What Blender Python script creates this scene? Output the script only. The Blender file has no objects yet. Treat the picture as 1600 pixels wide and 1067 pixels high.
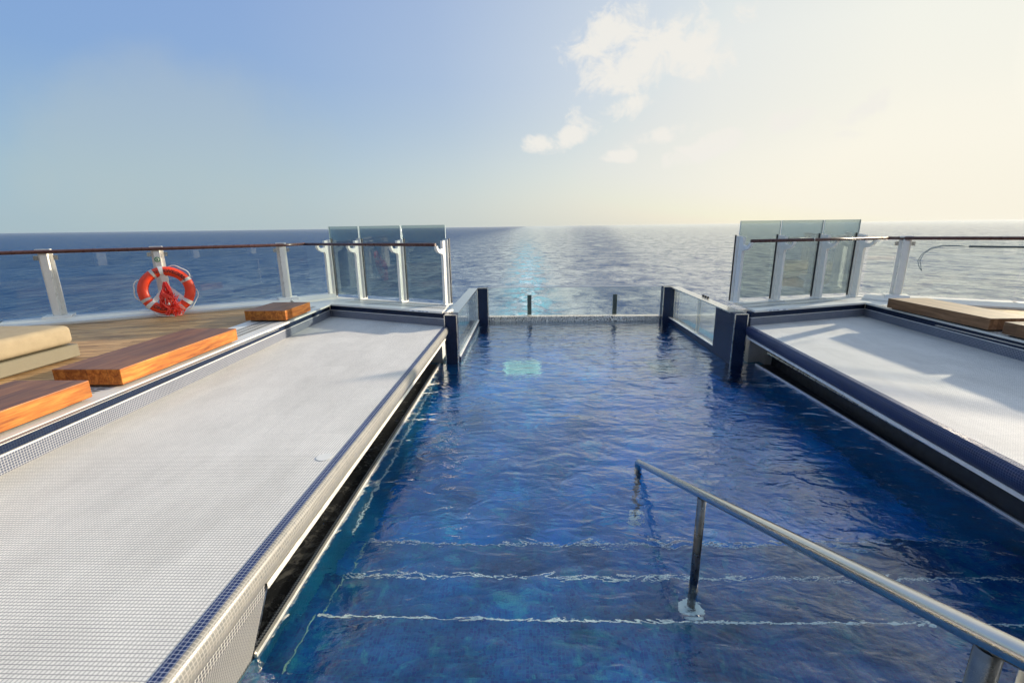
import bpy, bmesh, math, random
from mathutils import Vector, Matrix, noise
random.seed(7)
sc = bpy.context.scene
C = sc.collection
R = math.radians

# ------------------------------------------------------------------ helpers
W = {}          # world origin of every object built


def tag(o, label=None, cat=None, group=None, kind=None):
    if label: o['label'] = label
    if cat: o['category'] = cat
    if group: o['group'] = group
    if kind: o['kind'] = kind
    return o


def thing(name, label, cat, loc=(0, 0, 0), group=None):
    o = bpy.data.objects.new(name, None)
    o.empty_display_size = 0.1
    C.objects.link(o)
    o.location = loc
    W[o] = Vector(loc)
    return tag(o, label, cat, group)


class MB:
    def __init__(s): s.bm = bmesh.new()

    def poly(s, pts):
        vs = [s.bm.verts.new(p) for p in pts]
        return s.bm.faces.new(vs)

    def prism(s, pts, z0, z1):
        """pts: xy outline, extruded between two heights"""
        n = len(pts)
        a = [s.bm.verts.new((p[0], p[1], z0)) for p in pts]
        b = [s.bm.verts.new((p[0], p[1], z1)) for p in pts]
        fs = [s.bm.faces.new(a[::-1]), s.bm.faces.new(b)]
        for i in range(n):
            fs.append(s.bm.faces.new([a[i], a[(i + 1) % n], b[(i + 1) % n], b[i]]))
        return fs

    def box(s, x0, x1, y0, y1, z0, z1, bev=0, seg=2):
        fs = s.prism([(x0, y0), (x1, y0), (x1, y1), (x0, y1)], z0, z1)
        if bev:
            es = list({e for f in fs for e in f.edges})
            bmesh.ops.bevel(s.bm, geom=es, offset=bev, segments=seg, profile=0.5, affect='EDGES')

    def frame_prism(s, o, e1, e2, e3, pts, d0, d1):
        """pts in the (e1,e2) plane at o, extruded along e3 from d0 to d1"""
        o = Vector(o)
        n = len(pts)
        a = [s.bm.verts.new(o + e1 * p[0] + e2 * p[1] + e3 * d0) for p in pts]
        b = [s.bm.verts.new(o + e1 * p[0] + e2 * p[1] + e3 * d1) for p in pts]
        s.bm.faces.new(a[::-1]); s.bm.faces.new(b)
        for i in range(n):
            s.bm.faces.new([a[i], a[(i + 1) % n], b[(i + 1) % n], b[i]])

    def tube(s, pts, r, seg=12, closed=False, cap=True):
        pts = [Vector(p) for p in pts]
        n = len(pts)
        rings = []
        up = None
        for i, p in enumerate(pts):
            if closed:
                d = pts[(i + 1) % n] - pts[i - 1]
            else:
                d = pts[min(i + 1, n - 1)] - pts[max(i - 1, 0)]
            d.normalize()
            if up is None:
                up = Vector((0, 0, 1)) if abs(d.z) < .9 else Vector((0, 1, 0))
            u = (up - d * up.dot(d)).normalized()
            up = u
            v = d.cross(u)
            rr = r(i / (n - 1)) if callable(r) else r
            rings.append([s.bm.verts.new(p + (u * math.cos(t) + v * math.sin(t)) * rr)
                          for t in [2 * math.pi * k / seg for k in range(seg)]])
        m = n if closed else n - 1
        for i in range(m):
            a, b = rings[i], rings[(i + 1) % n]
            for k in range(seg):
                f = s.bm.faces.new([a[k], a[(k + 1) % seg], b[(k + 1) % seg], b[k]])
                f.smooth = True
        if cap and not closed:
            s.bm.faces.new(rings[0][::-1]); s.bm.faces.new(rings[-1])

    def loft(s, prof, p0, p1, side, smooth=False, caps=False, n=1):
        """prof [(d,z)] swept from p0(x,y) to p1(x,y); d is measured along +-x (side)"""
        rows = []
        for k in range(n + 1):
            t = k / n
            x = p0[0] + (p1[0] - p0[0]) * t
            y = p0[1] + (p1[1] - p0[1]) * t
            rows.append([s.bm.verts.new((x + side * d, y, z)) for d, z in prof])
        for k in range(n):
            for i in range(len(prof) - 1):
                f = s.bm.faces.new([rows[k][i], rows[k + 1][i], rows[k + 1][i + 1], rows[k][i + 1]])
                f.smooth = smooth
        if caps:
            s.bm.faces.new(rows[0]); s.bm.faces.new(rows[-1][::-1])

    def build(s, name, mat, parent=None, recalc=True, origin=None):
        if recalc:
            bmesh.ops.recalc_face_normals(s.bm, faces=s.bm.faces[:])
        if parent is None:
            vs = [v.co for v in s.bm.verts]
            if origin is None:
                origin = Vector(((min(v.x for v in vs) + max(v.x for v in vs)) / 2,
                                 (min(v.y for v in vs) + max(v.y for v in vs)) / 2,
                                 min(v.z for v in vs)))
        else:
            origin = W[parent]
        origin = Vector(origin)
        bmesh.ops.translate(s.bm, verts=s.bm.verts[:], vec=-origin)
        me = bpy.data.meshes.new(name)
        s.bm.to_mesh(me); s.bm.free()
        me.materials.append(mat)
        o = bpy.data.objects.new(name, me)
        C.objects.link(o)
        W[o] = origin
        if parent is None:
            o.location = origin
        else:
            o.parent = parent
        return o


def lerp(a, b, t): return a + (b - a) * t
def lp(p, q, t): return tuple(lerp(a, b, t) for a, b in zip(p, q))

# ------------------------------------------------------------------ materials


class N:
    """small node-graph helper"""
    def __init__(s, name, world=False):
        if world:
            s.nt = world.node_tree
        else:
            s.m = bpy.data.materials.new(name); s.m.use_nodes = True
            s.nt = s.m.node_tree
        s.nt.nodes.clear()

    def n(s, t, **kw):
        nd = s.nt.nodes.new(t)
        for k, v in kw.items():
            if k.startswith('_'):
                setattr(nd, k[1:], v)
            else:
                key = int(k[1:]) if k[0] == 'i' and k[1:].isdigit() else k.replace('__', ' ')
                if hasattr(v, 'is_output') or isinstance(v, bpy.types.NodeSocket):
                    s.nt.links.new(v, nd.inputs[key])
                else:
                    nd.inputs[key].default_value = v
        return nd

    def math(s, op, a, b=None, c=None, clamp=False):
        nd = s.nt.nodes.new('ShaderNodeMath'); nd.operation = op; nd.use_clamp = clamp
        for i, v in enumerate((a, b, c)):
            if v is None: continue
            if isinstance(v, bpy.types.NodeSocket): s.nt.links.new(v, nd.inputs[i])
            else: nd.inputs[i].default_value = v
        return nd.outputs[0]

    def mix(s, f, a, b, kind='RGBA', blend='MIX'):
        nd = s.nt.nodes.new('ShaderNodeMix'); nd.data_type = kind; nd.blend_type = blend
        ia, ib, io = (6, 7, 2) if kind == 'RGBA' else (2, 3, 0)
        for i, v in ((0, f), (ia, a), (ib, b)):
            if isinstance(v, bpy.types.NodeSocket): s.nt.links.new(v, nd.inputs[i])
            else: nd.inputs[i].default_value = v
        return nd.outputs[io]

    def ramp(s, f, stops, interp='LINEAR'):
        nd = s.nt.nodes.new('ShaderNodeValToRGB')
        cr = nd.color_ramp; cr.interpolation = interp
        while len(cr.elements) < len(stops): cr.elements.new(0.5)
        for e, (p, c) in zip(cr.elements, stops):
            e.position = p
            e.color = c if len(c) == 4 else (*c, 1)
        s.nt.links.new(f, nd.inputs[0])
        return nd.outputs[0]

    def mapr(s, v, a, b, c=0., d=1., smooth=False):
        nd = s.nt.nodes.new('ShaderNodeMapRange')
        if smooth: nd.interpolation_type = 'SMOOTHSTEP'
        s.nt.links.new(v, nd.inputs[0])
        for i, x in zip((1, 2, 3, 4), (a, b, c, d)): nd.inputs[i].default_value = x
        return nd.outputs[0]

    def noise(s, vec, scale, detail=4, rough=.5, dist=0., out=0):
        nd = s.nt.nodes.new('ShaderNodeTexNoise')
        if vec is not None: s.nt.links.new(vec, nd.inputs['Vector'])
        nd.inputs['Scale'].default_value = scale; nd.inputs['Detail'].default_value = detail
        nd.inputs['Roughness'].default_value = rough; nd.inputs['Distortion'].default_value = dist
        return nd.outputs[out]

    def coord(s, which='Object'):
        return s.nt.nodes.new('ShaderNodeTexCoord').outputs[which]

    def mapping(s, vec, scale=(1, 1, 1), rot=(0, 0, 0), loc=(0, 0, 0)):
        nd = s.nt.nodes.new('ShaderNodeMapping')
        s.nt.links.new(vec, nd.inputs[0])
        nd.inputs['Scale'].default_value = scale; nd.inputs['Rotation'].default_value = rot
        nd.inputs['Location'].default_value = loc
        return nd.outputs[0]

    def bump(s, h, strength=.3, dist=.01, normal=None):
        nd = s.nt.nodes.new('ShaderNodeBump')
        s.nt.links.new(h, nd.inputs['Height'])
        nd.inputs['Strength'].default_value = strength; nd.inputs['Distance'].default_value = dist
        if normal: s.nt.links.new(normal, nd.inputs['Normal'])
        return nd.outputs[0]

    def out(s, sh, vol=None):
        o = s.nt.nodes.new('ShaderNodeOutputMaterial')
        s.nt.links.new(sh, o.inputs[0])
        return s.m

    def bsdf(s, col, rough=.5, metal=0., normal=None, spec=.5, coat=0., **kw):
        nd = s.nt.nodes.new('ShaderNodeBsdfPrincipled')
        def put(k, v):
            if isinstance(v, bpy.types.NodeSocket): s.nt.links.new(v, nd.inputs[k])
            else: nd.inputs[k].default_value = v if not (isinstance(v, tuple) and len(v) == 3) else (*v, 1)
        put('Base Color', col); put('Roughness', rough); put('Metallic', metal)
        put('Specular IOR Level', spec); put('Coat Weight', coat)
        if normal: put('Normal', normal)
        for k, v in kw.items(): put(k.replace('__', ' '), v)
        return nd.outputs[0]


def m_plain(name, col, rough=.5, metal=0., var=.08, scale=6., spec=.5, bump=0.):
    g = N(name)
    co = g.coord()
    nz = g.noise(co, scale, 5, .6)
    f = g.mapr(nz, .25, .75, 1 - var, 1 + var)
    c = g.mix(1., (*col, 1), f, blend='MULTIPLY')
    nn = g.bump(g.noise(co, scale * 12, 3), bump, .002) if bump else None
    r = g.mapr(g.noise(co, scale * 2.3, 4), .3, .7, rough * .8, min(1, rough * 1.25))
    return g.out(g.bsdf(c, r, metal, nn, spec))


def m_mosaic(name, tile, tile2, grout, pitch=.0165, gw=.14, rough=.35, warp=0., var=.5, dirt=.1, spec=.5, caustic=None, bumps=.35, sheet=0):
    g = N(name)
    co = g.coord()
    if warp:
        w = g.noise(co, 14, 2, .5, out=1)
        sub = g.n('ShaderNodeVectorMath', _operation='SUBTRACT'); g.nt.links.new(w, sub.inputs[0]); sub.inputs[1].default_value = (.5, .5, .5)
        sca = g.n('ShaderNodeVectorMath', _operation='SCALE'); g.nt.links.new(sub.outputs[0], sca.inputs[0]); sca.inputs['Scale'].default_value = warp
        add = g.n('ShaderNodeVectorMath', _operation='ADD'); g.nt.links.new(co, add.inputs[0]); g.nt.links.new(sca.outputs[0], add.inputs[1])
        co = add.outputs[0]
    sp = g.n('ShaderNodeVectorMath', _operation='SCALE'); g.nt.links.new(co, sp.inputs[0]); sp.inputs['Scale'].default_value = 1 / pitch
    cell = g.n('ShaderNodeVectorMath', _operation='FLOOR'); g.nt.links.new(sp.outputs[0], cell.inputs[0])
    fr = g.n('ShaderNodeVectorMath', _operation='FRACTION'); g.nt.links.new(sp.outputs[0], fr.inputs[0])
    sx = g.n('ShaderNodeSeparateXYZ'); g.nt.links.new(fr.outputs[0], sx.inputs[0])
    geo = g.n('ShaderNodeNewGeometry')
    ns = g.n('ShaderNodeSeparateXYZ'); g.nt.links.new(geo.outputs['True Normal'], ns.inputs[0])
    mask = None
    for i in range(3):
        l = g.math('LESS_THAN', sx.outputs[i], gw)
        a = g.math('ABSOLUTE', ns.outputs[i])
        k = g.math('LESS_THAN', a, .72)
        v = g.math('MULTIPLY', l, k)
        mask = v if mask is None else g.math('MAXIMUM', mask, v)
    wn = g.n('ShaderNodeTexWhiteNoise'); g.nt.links.new(cell.outputs[0], wn.inputs[0])
    f = g.math('MULTIPLY', wn.outputs[0], var)
    c = g.mix(f, (*tile, 1), (*tile2, 1))
    big = g.noise(co, 1.7, 5, .65)
    d = g.mapr(big, .3, .7, 1 - dirt, 1 + dirt)
    if caustic:  # turquoise mottles that paint caustic light onto the tiles
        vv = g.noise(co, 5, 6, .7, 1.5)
        c = g.mix(g.mapr(vv, .52, .66), c, (*caustic, 1))
    col = g.mix(mask, c, (*grout, 1))
    col = g.mix(1., col, d, blend='MULTIPLY')
    if sheet:
        sq = g.n('ShaderNodeVectorMath', _operation='SCALE'); g.nt.links.new(co, sq.inputs[0]); sq.inputs['Scale'].default_value = 1 / sheet
        fl = g.n('ShaderNodeVectorMath', _operation='FLOOR'); g.nt.links.new(sq.outputs[0], fl.inputs[0])
        fq = g.n('ShaderNodeVectorMath', _operation='FRACTION'); g.nt.links.new(sq.outputs[0], fq.inputs[0])
        w2 = g.n('ShaderNodeTexWhiteNoise', _noise_dimensions='2D'); g.nt.links.new(fl.outputs[0], w2.inputs[0])
        s2 = g.n('ShaderNodeSeparateXYZ'); g.nt.links.new(fq.outputs[0], s2.inputs[0])
        ln = g.math('MAXIMUM', g.math('LESS_THAN', s2.outputs[0], .014), g.math('LESS_THAN', s2.outputs[1], .014))
        ln = g.math('MULTIPLY', ln, g.mapr(w2.outputs[0], .35, 1., 0., .38))
        col = g.mix(ln, col, (.25, .25, .25, 1))
        col = g.mix(1., col, g.mapr(w2.outputs[0], 0, 1, .965, 1.02), blend='MULTIPLY')
        st = g.noise(g.mapping(co, scale=(1, .35, 1), rot=(0, 0, R(25))), 2.2, 6, .7)
        col = g.mix(1., col, g.mapr(st, .35, .7, 1.04, .86), blend='MULTIPLY')
    h = g.math('SUBTRACT', 1., mask)
    nn = g.bump(h, bumps, .002)
    rr = g.mapr(mask, 0, 1, rough, .8)
    return g.out(g.bsdf(col, rr, 0, nn, spec))


def m_wood(name, c1, c2, c3, along='Y', rough=.5, plank=None, grain=1.0, rot=0., gap=.01, spec=.4, top=None):
    g = N(name)
    co = g.coord()
    if rot: co = g.mapping(co, rot=(0, 0, rot))
    s = {'Y': (14, 1.1, 14), 'X': (1.1, 14, 14)}[along]
    m = g.mapping(co, scale=s)
    a = g.noise(m, 1.6, 6, .62, .6)
    b = g.noise(m, 7, 5, .7, .2)
    f = g.math('ADD', g.math('MULTIPLY', a, .7), g.math('MULTIPLY', b, .3))
    col = g.ramp(f, [(.36, c1), (.49, c2), (.62, c3)])
    h = f
    if plank:
        sp = g.n('ShaderNodeSeparateXYZ'); g.nt.links.new(co, sp.inputs[0])
        ax = sp.outputs[0 if along == 'Y' else 1]
        ay = sp.outputs[1 if along == 'Y' else 0]
        q = g.math('DIVIDE', ax, plank)
        idx = g.math('FLOOR', q)
        fr = g.math('FRACT', q)
        wn = g.n('ShaderNodeTexWhiteNoise', _noise_dimensions='1D'); g.nt.links.new(idx, wn.inputs['W'])
        sh = g.mapr(wn.outputs[0], 0, 1, .72, 1.25)
        if gap < .02:
            q2 = g.math('ADD', g.math('DIVIDE', ay, .55), g.math('MULTIPLY', wn.outputs[0], 9.7))
            wn2 = g.n('ShaderNodeTexWhiteNoise', _noise_dimensions='2D')
            cv = g.n('ShaderNodeCombineXYZ'); g.nt.links.new(idx, cv.inputs[0]); g.nt.links.new(g.math('FLOOR', q2), cv.inputs[1])
            g.nt.links.new(cv.outputs[0], wn2.inputs[0])
            sh = g.mapr(wn2.outputs[0], 0, 1, .75, 1.25)
        col = g.mix(1., col, sh, blend='MULTIPLY')
        ln = g.math('LESS_THAN', fr, gap / plank)
        col = g.mix(g.math('MULTIPLY', ln, .8), col, (.02, .015, .012, 1))
    nn = g.bump(h, .15, .003)
    if top:  # upward faces: weathering and the fall of light put into one colour
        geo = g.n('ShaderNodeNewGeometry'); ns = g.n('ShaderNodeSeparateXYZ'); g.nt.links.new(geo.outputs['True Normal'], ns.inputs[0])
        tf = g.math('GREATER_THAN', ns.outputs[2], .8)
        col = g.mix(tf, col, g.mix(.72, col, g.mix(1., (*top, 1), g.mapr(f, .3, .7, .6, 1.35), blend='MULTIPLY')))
    return g.out(g.bsdf(col, rough, 0, nn, spec))


def m_glass(name, tint, refl=1.0, edge=None):
    g = N(name)
    fr = g.n('ShaderNodeFresnel', IOR=1.45)
    f = g.math('MULTIPLY', fr.outputs[0], refl, clamp=True)
    co = g.coord()
    nn = g.bump(g.noise(co, 1.3, 2), .05, .01)
    t = g.n('ShaderNodeBsdfTransparent', Color=(*tint, 1))
    gl = g.n('ShaderNodeBsdfGlossy', Color=(1, 1, 1, 1), Roughness=.01, Normal=nn)
    mx = g.n('ShaderNodeMixShader', i0=f, i1=t.outputs[0], i2=gl.outputs[0])
    return g.out(mx.outputs[0])


def m_water():
    g = N('pool water')
    co = g.coord('Object')
    # ripples: long slow waves, crossing medium ones and fine chop
    m1 = g.mapping(co, scale=(1.0, 1.7, 1), rot=(0, 0, R(-14)))
    m2 = g.mapping(co, scale=(1.15, 1.6, 1), rot=(0, 0, R(38)))
    a = g.noise(m1, 1.5, 2, .5, .5)
    b = g.noise(m1, 4.6, 2, .5, .7)
    c = g.noise(m2, 11., 3, .55, .5)
    d = g.noise(m2, 30., 2, .5, .2)
    h = g.math('ADD', g.math('MULTIPLY', a, .95), g.math('MULTIPLY', b, .42))
    h = g.math('ADD', h, g.math('MULTIPLY', c, .105))
    h = g.math('ADD', h, g.math('MULTIPLY', d, .022))
    nn = g.bump(h, 1.0, .040)
    lw = g.n('ShaderNodeLayerWeight', Blend=.5, Normal=nn)
    fz = g.math('ADD', g.math('MULTIPLY', g.math('POWER', lw.outputs['Facing'], 3.0), .98), .02, clamp=True)
    rf = g.n('ShaderNodeBsdfRefraction', Color=(.88, .98, 1., 1), Roughness=0., IOR=1.33, Normal=nn)
    gl = g.n('ShaderNodeBsdfGlossy', Color=(1, 1, 1, 1), Roughness=.015, Normal=nn)
    mx = g.n('ShaderNodeMixShader', i0=fz, i1=rf.outputs[0], i2=gl.outputs[0])
    return g.out(mx.outputs[0])


def m_sea():
    g = N('open sea')
    co = g.coord('Object')
    sp = g.n('ShaderNodeSeparateXYZ'); g.nt.links.new(co, sp.inputs[0])
    X, Y = sp.outputs[0], sp.outputs[1]
    m1 = g.mapping(co, scale=(.6, 1.35, 1), rot=(0, 0, R(8)))
    m2 = g.mapping(co, scale=(.8, 1.3, 1), rot=(0, 0, R(-16)))
    a = g.noise(m1, .022, 3, .6, .3)
    b = g.noise(m2, .075, 6, .66, .5)
    c = g.noise(m1, .25, 5, .75, .2)
    h = g.math('ADD', g.math('MULTIPLY', a, 8.), g.math('MULTIPLY', b, 9.))
    h = g.math('ADD', h, g.math('MULTIPLY', c, 2.6))
    # wake: a churned turquoise lane astern, widening with distance, and smooth bands beside it
    cx = g.math('SUBTRACT', X, 1.0)
    wob = g.math('MULTIPLY', g.math('SUBTRACT', g.noise(g.mapping(co, scale=(.5, .5, 1)), .02, 3), .5), 14.)
    cx = g.math('ADD', cx, wob)
    ax = g.math('ABSOLUTE', cx)
    width = g.math('ADD', g.math('MULTIPLY', Y, .020), 13.)
    rel = g.math('DIVIDE', ax, width)
    core = g.mapr(rel, .15, 1.25, 1, 0, True)
    near = g.mapr(Y, 230, 1800, 1., .22, True)
    ch = g.noise(g.mapping(co, scale=(1., .5, 1)), .10, 7, .74, 1.)
    turq = g.math('MULTIPLY', g.math('MULTIPLY', core, near), g.mapr(ch, .45, .57))
    foam_n = g.noise(g.mapping(co, scale=(1, .6, 1)), .16, 7, .75, 1.2)
    core2 = g.mapr(rel, .0, .8, 1, 0, True)
    foam = g.math('MULTIPLY', g.math('MULTIPLY', core2, g.mapr(Y, 200, 1100, 1, .05, True)), g.mapr(foam_n, .50, .58))
    # right hand slick
    w2 = g.math('DIVIDE', g.math('ABSOLUTE', g.math('SUBTRACT', cx, g.math('ADD', g.math('MULTIPLY', Y, .13), 22.))), g.math('ADD', g.math('MULTIPLY', Y, .05), 10.))
    slick = g.mapr(w2, .3, 1.3, 1, 0, True)
    slick = g.math('MULTIPLY', slick, g.mapr(g.noise(co, .02, 4, .6), .35, .6))
    lane = g.mapr(rel, .8, 2.0, 1, 0, True)
    base = g.mix(turq, (.004, .05, .16, 1), (.20, .56, .66, 1))
    base = g.mix(g.math('MULTIPLY', foam, .9), base, (.75, .82, .84, 1))
    amp = g.math('SUBTRACT', 1., g.math('MULTIPLY', lane, .45))
    amp = g.math('SUBTRACT', amp, g.math('MULTIPLY', slick, -.5))
    # ruffled water to port of the wake, calmer to starboard so that side mirrors more light
    amp = g.math('MULTIPLY', amp, g.mapr(g.math('ADD', X, g.math('MULTIPLY', wob, 3.)), -330, 60, 1.35, .62, True))
    h = g.math('MULTIPLY', h, amp)
    n2 = g.bump(h, 1.0, 1.0)          # steep little faces set how much of the body colour shows
    n1 = g.bump(h, 1.0, .06)          # the mean slope sets what sky they mirror
    lw = g.n('ShaderNodeLayerWeight', Blend=.5, Normal=n2)
    fac = g.math('ADD', g.math('MULTIPLY', g.math('POWER', lw.outputs['Facing'], 1.9), .95), .02, clamp=True)
    # patches of ruffled and smooth water
    p1 = g.noise(g.mapping(co, scale=(1., .55, 1), rot=(0, 0, R(6))), .055, 7, .72, .6)
    p2 = g.noise(g.mapping(co, scale=(1., .6, 1), rot=(0, 0, R(-10))), .19, 5, .7, .5)
    pp = g.math('ADD', g.math('MULTIPLY', p1, .6), g.math('MULTIPLY', p2, .4))
    fac = g.math('MULTIPLY', fac, g.mapr(pp, .41, .57, .38, 1.12))
    sunward_gain = g.mapr(g.math('ADD', X, g.math('MULTIPLY', wob, 3.)), -330, 90, .68, 1.65, True)  # mirror share raised to starboard: painted brightening toward the sun
    fac = g.math('MULTIPLY', fac, sunward_gain, clamp=True)
    fac = g.math('MULTIPLY', fac, g.math('SUBTRACT', 1., g.math('MULTIPLY', slick, .38)))
    fac = g.math('MULTIPLY', fac, g.math('SUBTRACT', 1., g.math('MULTIPLY', turq, .72)))
    fac = g.math('MULTIPLY', fac, g.mapr(foam, 0, 1, 1, .2))
    body = g.n('ShaderNodeBsdfDiffuse'); g.nt.links.new(base, body.inputs[0])
    gl = g.n('ShaderNodeBsdfGlossy', Color=(.97, .985, .97, 1), Roughness=.14, Normal=n1)
    mx = g.n('ShaderNodeMixShader', i0=fac, i1=body.outputs[0], i2=gl.outputs[0])
    return g.out(mx.outputs[0])


M = {}
M['white_tile'] = m_mosaic('white mosaic', (.86, .83, .77), (.77, .745, .70), (.36, .35, .34), gw=.2, sheet=.33, spec=.15, dirt=.05, rough=.75, bumps=.5)
M['navy_tile'] = m_mosaic('navy mosaic', (.010, .022, .085), (.02, .04, .14), (.34, .36, .42), gw=.13, rough=.25, dirt=.15)
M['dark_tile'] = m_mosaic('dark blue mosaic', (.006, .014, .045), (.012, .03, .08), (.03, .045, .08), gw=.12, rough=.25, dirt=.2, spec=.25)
M['grey_tile'] = m_mosaic('slate mosaic', (.055, .075, .13), (.09, .11, .17), (.42, .43, .46), gw=.18, rough=.35)
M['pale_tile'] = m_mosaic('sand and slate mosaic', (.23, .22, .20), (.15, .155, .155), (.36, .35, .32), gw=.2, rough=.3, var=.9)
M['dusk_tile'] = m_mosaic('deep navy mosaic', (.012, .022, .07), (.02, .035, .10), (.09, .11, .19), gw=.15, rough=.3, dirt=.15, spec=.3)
M['face_tile'] = m_mosaic('black mosaic with white joints', (.03, .035, .05), (.06, .065, .08), (.55, .54, .50), gw=.2, rough=.3, var=.8)
M['refracted_lip'] = m_mosaic('mosaic with painted refraction', (.95, .90, .78), (.82, .78, .68), (.12, .11, .09), pitch=.035, gw=.25, rough=.25, warp=.16)  # warped pattern paints in the refraction seen through water and glass
M['pool_tile'] = m_mosaic('deep blue pool mosaic', (.002, .11, .58), (.004, .27, .74), (.015, .27, .56), pitch=.02, gw=.12, rough=.3, dirt=.55, var=.8, caustic=(.03, .50, .80))
M['step_tile'] = m_mosaic('step mosaic', (.001, .044, .25), (.003, .11, .36), (.010, .15, .34), pitch=.02, gw=.14, rough=.3, dirt=.6, var=.9, caustic=(.02, .24, .36))
M['wall_tile'] = m_mosaic('pool wall mosaic', (.004, .14, .32), (.01, .32, .44), (.02, .20, .32), pitch=.02, gw=.12, rough=.3, dirt=.4)  # turquoise in the colour stands in for sunlight on the left wall
M['nosing'] = m_plain('pale step nosing', (.90, .94, .92), .5)
M['green_trim'] = m_plain('sea green trim', (.30, .52, .42), .5)
M['gutter_reflection'] = None
M['white_paint'] = m_plain('white deck paint', (.74, .73, .68), .35, var=.05, bump=.1)
M['post_paint'] = m_plain('white post paint', (.80, .79, .74), .3, var=.04)
M['steel'] = m_plain('brushed stainless steel', (.62, .61, .58), .16, 1., var=.05, scale=20)
M['post_steel'] = m_plain('stainless steel with painted dark reflection', (.15, .16, .17), .3, 1., var=.2, scale=14)  # darker copy of the steel: dark mirrored surroundings put into the colour
M['steel_trim'] = m_plain('polished steel trim', (.78, .76, .70), .28, 1., var=.05)
M['bright_trim'] = m_plain('satin cream steel trim', (.86, .84, .76), .4, .6, var=.05)
M['dark_steel'] = m_plain('dark steel', (.10, .12, .12), .35, .6)
M['pale_trim'] = m_plain('pale tile trim', (.66, .66, .66), .3)
M['rail_brown'] = m_plain('varnished dark handrail', (.09, .035, .028), .28, 0, var=.2)
M['black'] = m_plain('black rubber gasket', (.012, .013, .016), .5)
M['slot'] = m_plain('grate slot', (.22, .22, .20), .8)
M['beige'] = m_plain('sand canvas cushion', (.33, .27, .18), .9, var=.1, scale=9, bump=.6, spec=.2)
M['taupe'] = m_plain('taupe lacquered base', (.17, .15, .10), .5, var=.06)
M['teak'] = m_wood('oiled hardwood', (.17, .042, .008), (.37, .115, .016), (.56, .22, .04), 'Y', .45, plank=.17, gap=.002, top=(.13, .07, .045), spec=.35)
M['teak_shaded'] = m_wood('brown hardwood with painted shade and sheen', (.12, .055, .025), (.20, .10, .045), (.30, .16, .08), 'Y', .45, plank=.17, gap=.002, top=(.62, .44, .27), spec=.35)  # shaded sides and the sun's sheen on top are put into the colour
M['deck'] = m_wood('teak deck planking', (.28, .15, .06), (.46, .27, .115), (.58, .37, .17), 'X', .6, plank=.065, rot=R(-14), gap=.008)
M['orange'] = m_plain('orange ring plastic', (.85, .055, .012), .4, var=.06)
M['white_web'] = m_plain('white webbing', (.75, .74, .70), .7)
M['silver_tape'] = m_plain('reflective tape', (.55, .52, .48), .4, .2)
M['red_rope'] = m_plain('red floating line', (.80, .03, .02), .6, var=.25, scale=40)
M['red_rope_light'] = m_plain('bright red line', (1.0, .09, .06), .6)
M['letter'] = m_plain('black lettering', (.012, .01, .01), .6)
M['green'] = m_plain('green safety sticker', (.03, .25, .09), .4)
M['hull'] = m_plain('hull paint', (.7, .7, .7), .4)
M['hook_blue'] = m_plain('blue grey hook', (.10, .18, .24), .4)
M['pole_grey'] = m_plain('grey pole', (.10, .12, .12), .35, .4)
M['grate_pale'] = m_plain('pale aqua grating', (.75, .97, .93), .4)
def m_lamp(name, col, st):
    g = N(name)
    return g.out(g.bsdf(col, .4, Emission__Color=(*col, 1), Emission__Strength=st))
M['pool_lamp'] = m_lamp('aqua pool lamp', (.45, .95, .85), .12)
M['pool_lamp_dim'] = m_lamp('dim aqua pool lamp', (.02, .22, .30), .0)
M['disc'] = m_plain('pale inspection cap', (.74, .73, .69), .7)
M['plaque'] = m_plain('plaque', (.78, .80, .82), .4)
M['grey_mark'] = m_plain('grey mark', (.15, .2, .3), .6)
M['screen_glass'] = m_glass('grey tinted windscreen glass', (.66, .72, .73), .5)
M['clear_glass'] = m_glass('clear railing glass', (.93, .955, .95), .9)
M['acrylic'] = m_glass('pool acrylic', (.96, .985, .97), .5)
M['glass_edge'] = m_plain('bright glass edge', (.42, .52, .54), .25)
M['dark_pane'] = m_plain('dark lounge glazing', (.04, .05, .055), .12)
M['water'] = m_water()
M['sea'] = m_sea()

g = N('dark veined marble')  # pale veins paint the reflections seen inside the dark gutter
co = g.coord()
v1 = g.noise(co, 5, 8, .72, 2.2)
v2 = g.noise(co, 14, 6, .7, 1.)
f = g.math('ADD', g.math('MULTIPLY', v1, .7), g.math('MULTIPLY', v2, .3))
col = g.ramp(f, [(.40, (.006, .008, .010)), (.52, (.02, .022, .024)), (.62, (.11, .11, .10))])
M['gutter_reflection'] = g.out(g.bsdf(col, .25))

# ------------------------------------------------------------------ camera
f, HC = 720., 2.0
p = math.atan(179.5 / f); roll = math.atan(21 / 1600.); yaw = math.atan(25 / f)
def Rz(v, a): return Vector((v.x * math.cos(a) - v.y * math.sin(a), v.x * math.sin(a) + v.y * math.cos(a), v.z))
r0 = Vector((1, 0, 0)); u0 = Vector((0, math.sin(p), math.cos(p))); f0 = Vector((0, math.cos(p), -math.sin(p)))
cr, sr = math.cos(roll), math.sin(roll)
right = Rz(r0 * cr - u0 * sr, yaw); up = Rz(r0 * sr + u0 * cr, yaw); fwd = Rz(f0, yaw)
cam = bpy.data.cameras.new('camera'); cam.sensor_width = 36; cam.lens = 36 * f / 1600.
cam.clip_start = .05; cam.clip_end = 200000
co_ = bpy.data.objects.new('camera', cam); C.objects.link(co_)
mt = Matrix((right, up, -fwd)).transposed().to_4x4(); mt.translation = (0, 0, HC)
co_.matrix_world = mt
sc.camera = co_

# ------------------------------------------------------------------ key lines of the pool deck (metres, water surface z = 0)
ZL = .575           # ledge height
ZD = .80            # deck height
LN, LF = -1.5, 6.64


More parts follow.
